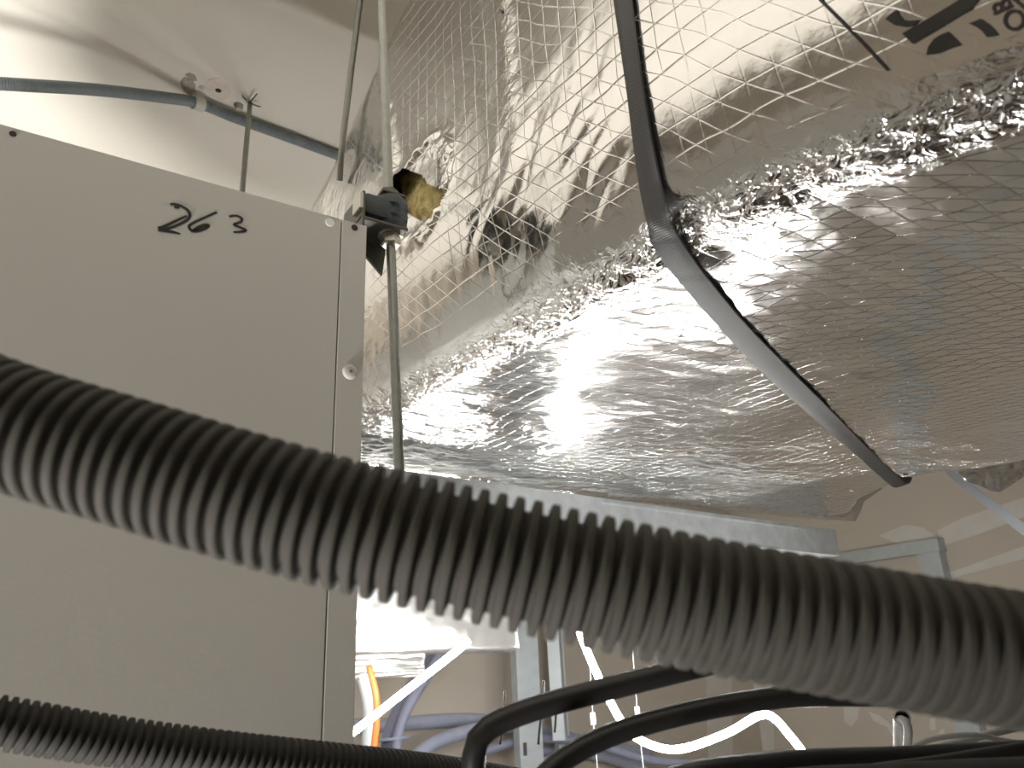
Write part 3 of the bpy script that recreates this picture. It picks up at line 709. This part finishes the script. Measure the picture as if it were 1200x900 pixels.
cable('white_conduit', [(421,784,1.68),(429,806,1.68),(433,835,1.68),(431,880,1.68),(428,980,1.68)], .0148, 'whitecable', 'white corrugated pipe beside the orange cable behind the cabinet', 'pipe')
cable('orange_cable', [(432,780,1.54),(437,798,1.53),(441,820,1.52),(441,850,1.52),(438,880,1.52),(432,980,1.52)], .0066, 'orange', 'orange cable hanging from the smaller foil duct', 'cable')
cable_Y('blue_conduit', [(515,752),(490,790),(470,825),(457,855),(452,890),(448,980)], 0.01613, 'bluepipe2', 'lavender conduit dropping steeply, outer one of the tied pair', 'conduit', 2.14)
cable_Y('blue_conduit', [(528,750),(502,790),(480,825),(468,855),(463,890),(458,980)], 0.01419, 'bluepipe2', 'lavender conduit dropping steeply, inner one of the tied pair', 'conduit', 2.065)
ct = onY(459, 866, 2.10)
tag(MB().lathe(ct+np.array([-.001, -.002, -.004]), (0, .1, 1), [(0, .052), (.007, .052)], 24).build('cable_tie', 'bluepipe2'), 'thin tie around the pair of lavender conduits', 'cable tie')
cable_Y('blue_conduit', [(300,858),(380,852),(450,850),(500,846),(560,844),(620,853),(680,868),(760,885)], 0.02079, 'bluepipe', 'pale blue conduit running level behind the tied lavender pair', 'conduit', 2.37)
cable_Y('blue_conduit', [(440,960),(455,930),(490,885),(520,866),(570,853),(620,850)], 0.01984, 'bluepipe', 'pale blue conduit arching up behind the wide slotted stud', 'conduit', 2.215)
cable('blue_conduit', [(520,905,2.4),(560,884,2.4),(610,868,2.4),(650,866,2.4),(700,873,2.4),(760,890,2.4),(830,897,2.4),(960,915,2.4)], 0.01292, 'bluepipe2', 'slim lavender conduit passing in front of the metal studs', 'conduit')
cable('blue_conduit', [(620,880,2.64),(680,882,2.64),(740,897,2.64),(800,925,2.64)], 0.01664, 'bluepipe', 'pale blue conduit dipping behind the gently arching black cable', 'conduit')
cable('dark_wire', [(592,810,1.30),(589,840,1.30),(586,872,1.30)], .0022, 'wire', 'thin dark rod end left of the wide slotted stud', 'wire')
cable('dark_wire', [(637,798,1.30),(635,830,1.30),(632,858,1.30),(631,872,1.30)], .0022, 'wire', 'thin dark wire in front of the slanting stud offcut', 'wire')
cable('dark_wire', [(652,815,2.2),(651,845,2.2),(650,858,2.2)], .003, 'wire', 'short dark wire beside the narrow stud', 'wire')
# lit rope lights
rope = [(655,690,1.42),(672,722,1.41),(682,748,1.40),(703,797,1.38),(730,848,1.36),(756,870,1.35),(795,878,1.34),(850,860,1.33),(888,839,1.32),(905,840,1.31),(924,860,1.30),(946,890,1.29),(985,960,1.27)]
cable('rope_light', rope, .0062, 'led', 'lit white rope light looping below the grey hose', 'rope light', None, 14, .01)
cable('rope_light', [(360,895,1.25),(415,857,1.28),(470,814,1.32),(530,767,1.36),(548,752,1.40)], .0062, 'led', 'lit white rope light crossing the orange cable', 'rope light', None, 14, .01)
# white tags on thin strings
for x, y0, y1, lab in ((695, 842, 0, 'small white tag on a string left of the rope light dip'), (747, 835, 0, 'small white tag on a string between the two black cables')):
    c = dep(x, y, 1.55) if False else dep(x, y0, 1.55)
    e = empty('hanging_tag', c, lab, 'tag')
    MB().box(c+np.array([-.006, -.001, -.011]), c+np.array([.006, .001, .011]), .0006).build('tag_card', 'white', e)
    tube('tag_string', [c+np.array([0, 0, .011]), c+np.array([.002, 0, .12]), c+np.array([.001, 0, .3])], .0007, 'whitecable', e, .02, 6)
    tube('tag_string', [c+np.array([0, 0, -.011]), c+np.array([.002, 0, -.12]), c+np.array([-.002, 0, -.25])], .0007, 'whitecable', e, .02, 6)
